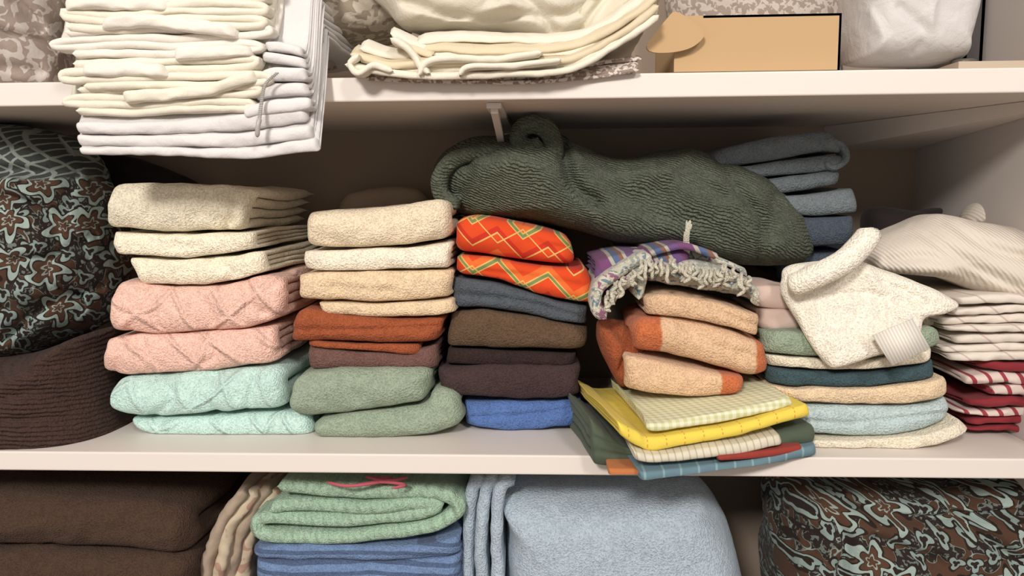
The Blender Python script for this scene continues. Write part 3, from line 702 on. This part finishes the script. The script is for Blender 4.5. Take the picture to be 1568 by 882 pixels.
one('plastic_wrapped_roll',M['plastic'],blob,[(1306,-60),(1400,-70),(1482,-60),(1484,0),(1470,70),(1462,96),(1400,100),(1320,97),(1306,80),(1302,20)],(1392,20),.07,.055,.08,pw=5,amp=.003,cr=[([(1330,20),(1350,60),(1330,90)],8,-.005),([(1380,10),(1420,50),(1400,80)],7,.005),([(1430,0),(1420,60)],8,-.004)],floor=ZU)
a=W(1468,98,.02)
A=Acc()
hexa(A,[(a[0],.02,ZU+.0006),(XR-.01,.02,ZU+.0006),(XR-.01,.16,ZU+.0006),(a[0],.16,ZU+.0006),(a[0],.02,ZU+.010),(XR-.01,.02,ZU+.010),(XR-.01,.16,ZU+.010),(a[0],.16,ZU+.010)])
A.done('small_wooden_board',paint('light_wood',(186,170,150),.6,.2),smooth=False)
A=Acc()
p=W(1490,91,.03); cx_,zt_=p[0],ZU+.0105
rings=[(0.0,0),(.012,0),(.0125,.0005),(.0125,.005),(.011,.0058),(.010,.0050),(.004,.0050),(0,.0052)]
V=[[ (cx_+max(rr_,.0002)*math.cos(k), .05+max(rr_,.0002)*math.sin(k), zt_+hh_) for k in np.linspace(0,2*math.pi,28,endpoint=False)] for rr_,hh_ in rings]
A.add(np.array(V),gridfaces(len(rings),28)[:(len(rings)-1)*28])
A.done('small_round_tin',paint('tin_dark',(90,84,78),.4))
A=Acc()
x_=W(1478,40,.2)[0]; X_=XR-.004; h_=.2; t=.004
def bb(a,b,c,d,e,f): hexa(A,[(a,c,e),(b,c,e),(b,d,e),(a,d,e),(a,c,f),(b,c,f),(b,d,f),(a,d,f)])
zb2=ZU+.0006
bb(x_,X_,.2,.2+t,zb2,zb2+h_);bb(x_,X_,.36-t,.36,zb2,zb2+h_);bb(x_,x_+t,.2,.36,zb2,zb2+h_);bb(X_-t,X_,.2,.36,zb2,zb2+h_);bb(x_,X_,.2,.36,zb2,zb2+t)
bb(x_-.003,X_,.196,.2,zb2+h_-.014,zb2+h_+.002)
A.done('dark_gap_filler',paint('dark_gap_gray',(84,80,80),.6),smooth=False)  # added open box, dark gray to stand in for the dark shelf gap

# ------------------------------------------------------------------ lower shelf
fb=ZL
def lowstack(acc,x0,x1,y0,h,n,yf,yb,mi=0,**k):
    y=y0
    for i in range(n):
        j=rng.uniform(-6,6)
        slab(acc,[(x0+j,y+4),((x0+x1)/2,y),(x1+j,y+3)],[(x0+j,y+h-2),((x0+x1)/2,y+h),(x1+j,y+h-2)],yf,yb,floor=fb,mi=mi,nx=30,**k); y+=h
A=Acc()
slab(A,[(-120,762),(0,764),(120,768),(220,778),(276,790)],[(-120,846),(0,844),(120,847),(220,852),(290,856)],.03,.30,plies=2,fx=.6,rc=.03,amp=.006)
slab(A,[(-120,850),(0,848),(120,851),(220,856),(285,860)],[(-120,928),(0,926),(120,928),(220,930),(280,930)],.026,.30,plies=2,fx=.6,rc=.03,amp=.006)
lowstack(A,-120,260,932,66,4,.03,.3)
A.done('dark_brown_blanket',M['dkbrown2'])
A=Acc()
for i,(xa,m) in enumerate([(312,0),(330,1),(348,0),(366,1)]):
    ribbon(A,[(xa+60,752),(xa+28,800),(xa,880),(xa-10,1000),(xa-10,1185)],20,.07+.01*i,.3,mi=m,floor=fb,amp=.007,freq=22)
A.done('folded_taupe_linens',[M['taupe'],cotton('cream_floral_linen',(0,0,0),base=blots((206,190,166),(184,148,132),50,.56))])
A=Acc()
ribbon(A,[(425,744),(520,754),(640,756),(688,766),(697,788),(650,810),(560,822),(460,827),(405,824),(390,810),(402,797),(480,800),(600,794),(655,784),(666,775),(630,773),(560,779),(440,777),(412,782)],23,.05,.3,amp=.004,freq=12)
zt=W(560,744,.05)[2]+.008
for pts in ([(500,738),(530,744),(570,740),(600,733),(560,731)],[(540,744),(580,738),(620,742),(600,748)],[(560,729),(590,736),(625,731)]):
    tube(A,[WZ(x,y,zt) for x,y in pts],.002,seg=6,mi=1)
A.done('green_towel',[M['mint2'],cotton('pink_thread',(190,96,108))])
A=Acc()
slab(A,[(385,842),(450,836),(600,838),(702,826)],[(388,858),(450,860),(600,862),(704,852)],.05,.3,plies=4,amp=.004)
slab(A,[(385,862),(450,862),(600,864),(704,856)],[(388,900),(450,902),(600,902),(704,900)],.045,.3,plies=4,amp=.004)
lowstack(A,388,700,904,56,5,.05,.3)
A.done('blue_striped_towels',M['stripeblue'])
A=Acc()
blob(A,[(762,724),(860,722),(1000,722),(1050,724),(1080,745),(1112,800),(1130,870),(1145,980),(1150,1196),(772,1196),(772,900),(775,780)],(940,900),.14,.11,.14,pw=8,amp=.004,cr=[([(860,740),(900,800),(1000,870)],18,.004)],ns=220,floor=fb,ceil=ZMB-.001)
for i,(xa) in enumerate([716,738,760]):
    ribbon(A,[(xa+30,735),(xa+8,748),(xa,800),(xa-2+i*2,880),(xa,1000),(xa,1188)],21,.07-.012*i,.3,floor=fb,amp=.004)
A.done('powder_blue_towels',M['ltb2'])
one('floral_comforter',M['floral'],blob,[(1190,742),(1230,730),(1320,728),(1450,728),(1640,729),(1640,1190),(1200,1190),(1186,1000),(1182,850)],(1410,900),.13,.11,.14,pw=8,amp=.008,ridge=.004,rfreq=26,cr=[([(1300,770),(1400,800),(1560,790)],9,.018),([(1250,760),(1300,830),(1290,882)],9,.016),([(1440,730),(1480,800),(1560,860)],8,.016),([(1340,830),(1430,860)],10,.012)],floor=fb,ns=240,nr=50,ceil=ZMB-.001)

# ------------------------------------------------------------------ light
w=bpy.data.worlds.new('world'); bpy.context.scene.world=w; w.use_nodes=True
w.node_tree.nodes['Background'].inputs[0].default_value=(1.0,.93,.86,1); w.node_tree.nodes['Background'].inputs[1].default_value=.54
def area(name,loc,tgt,size,energy,col):
    l=bpy.data.lights.new(name,'AREA'); l.shape='DISK'; l.size=size; l.energy=energy; l.color=col
    o=bpy.data.objects.new(name,l); bpy.context.collection.objects.link(o); o.location=loc
    o.rotation_euler=(Vector(tgt)-Vector(loc)).to_track_quat('-Z','Y').to_euler()
area('ceiling_light',(-.6,-2.4,2.4),(0,0.05,1.1),.4,54,(1,.94,.87))
area('ceiling_light',(.9,-2.3,2.7),(0,0.05,1.1),.4,24,(1,.94,.88))
bpy.context.scene.view_settings.view_transform='Standard'
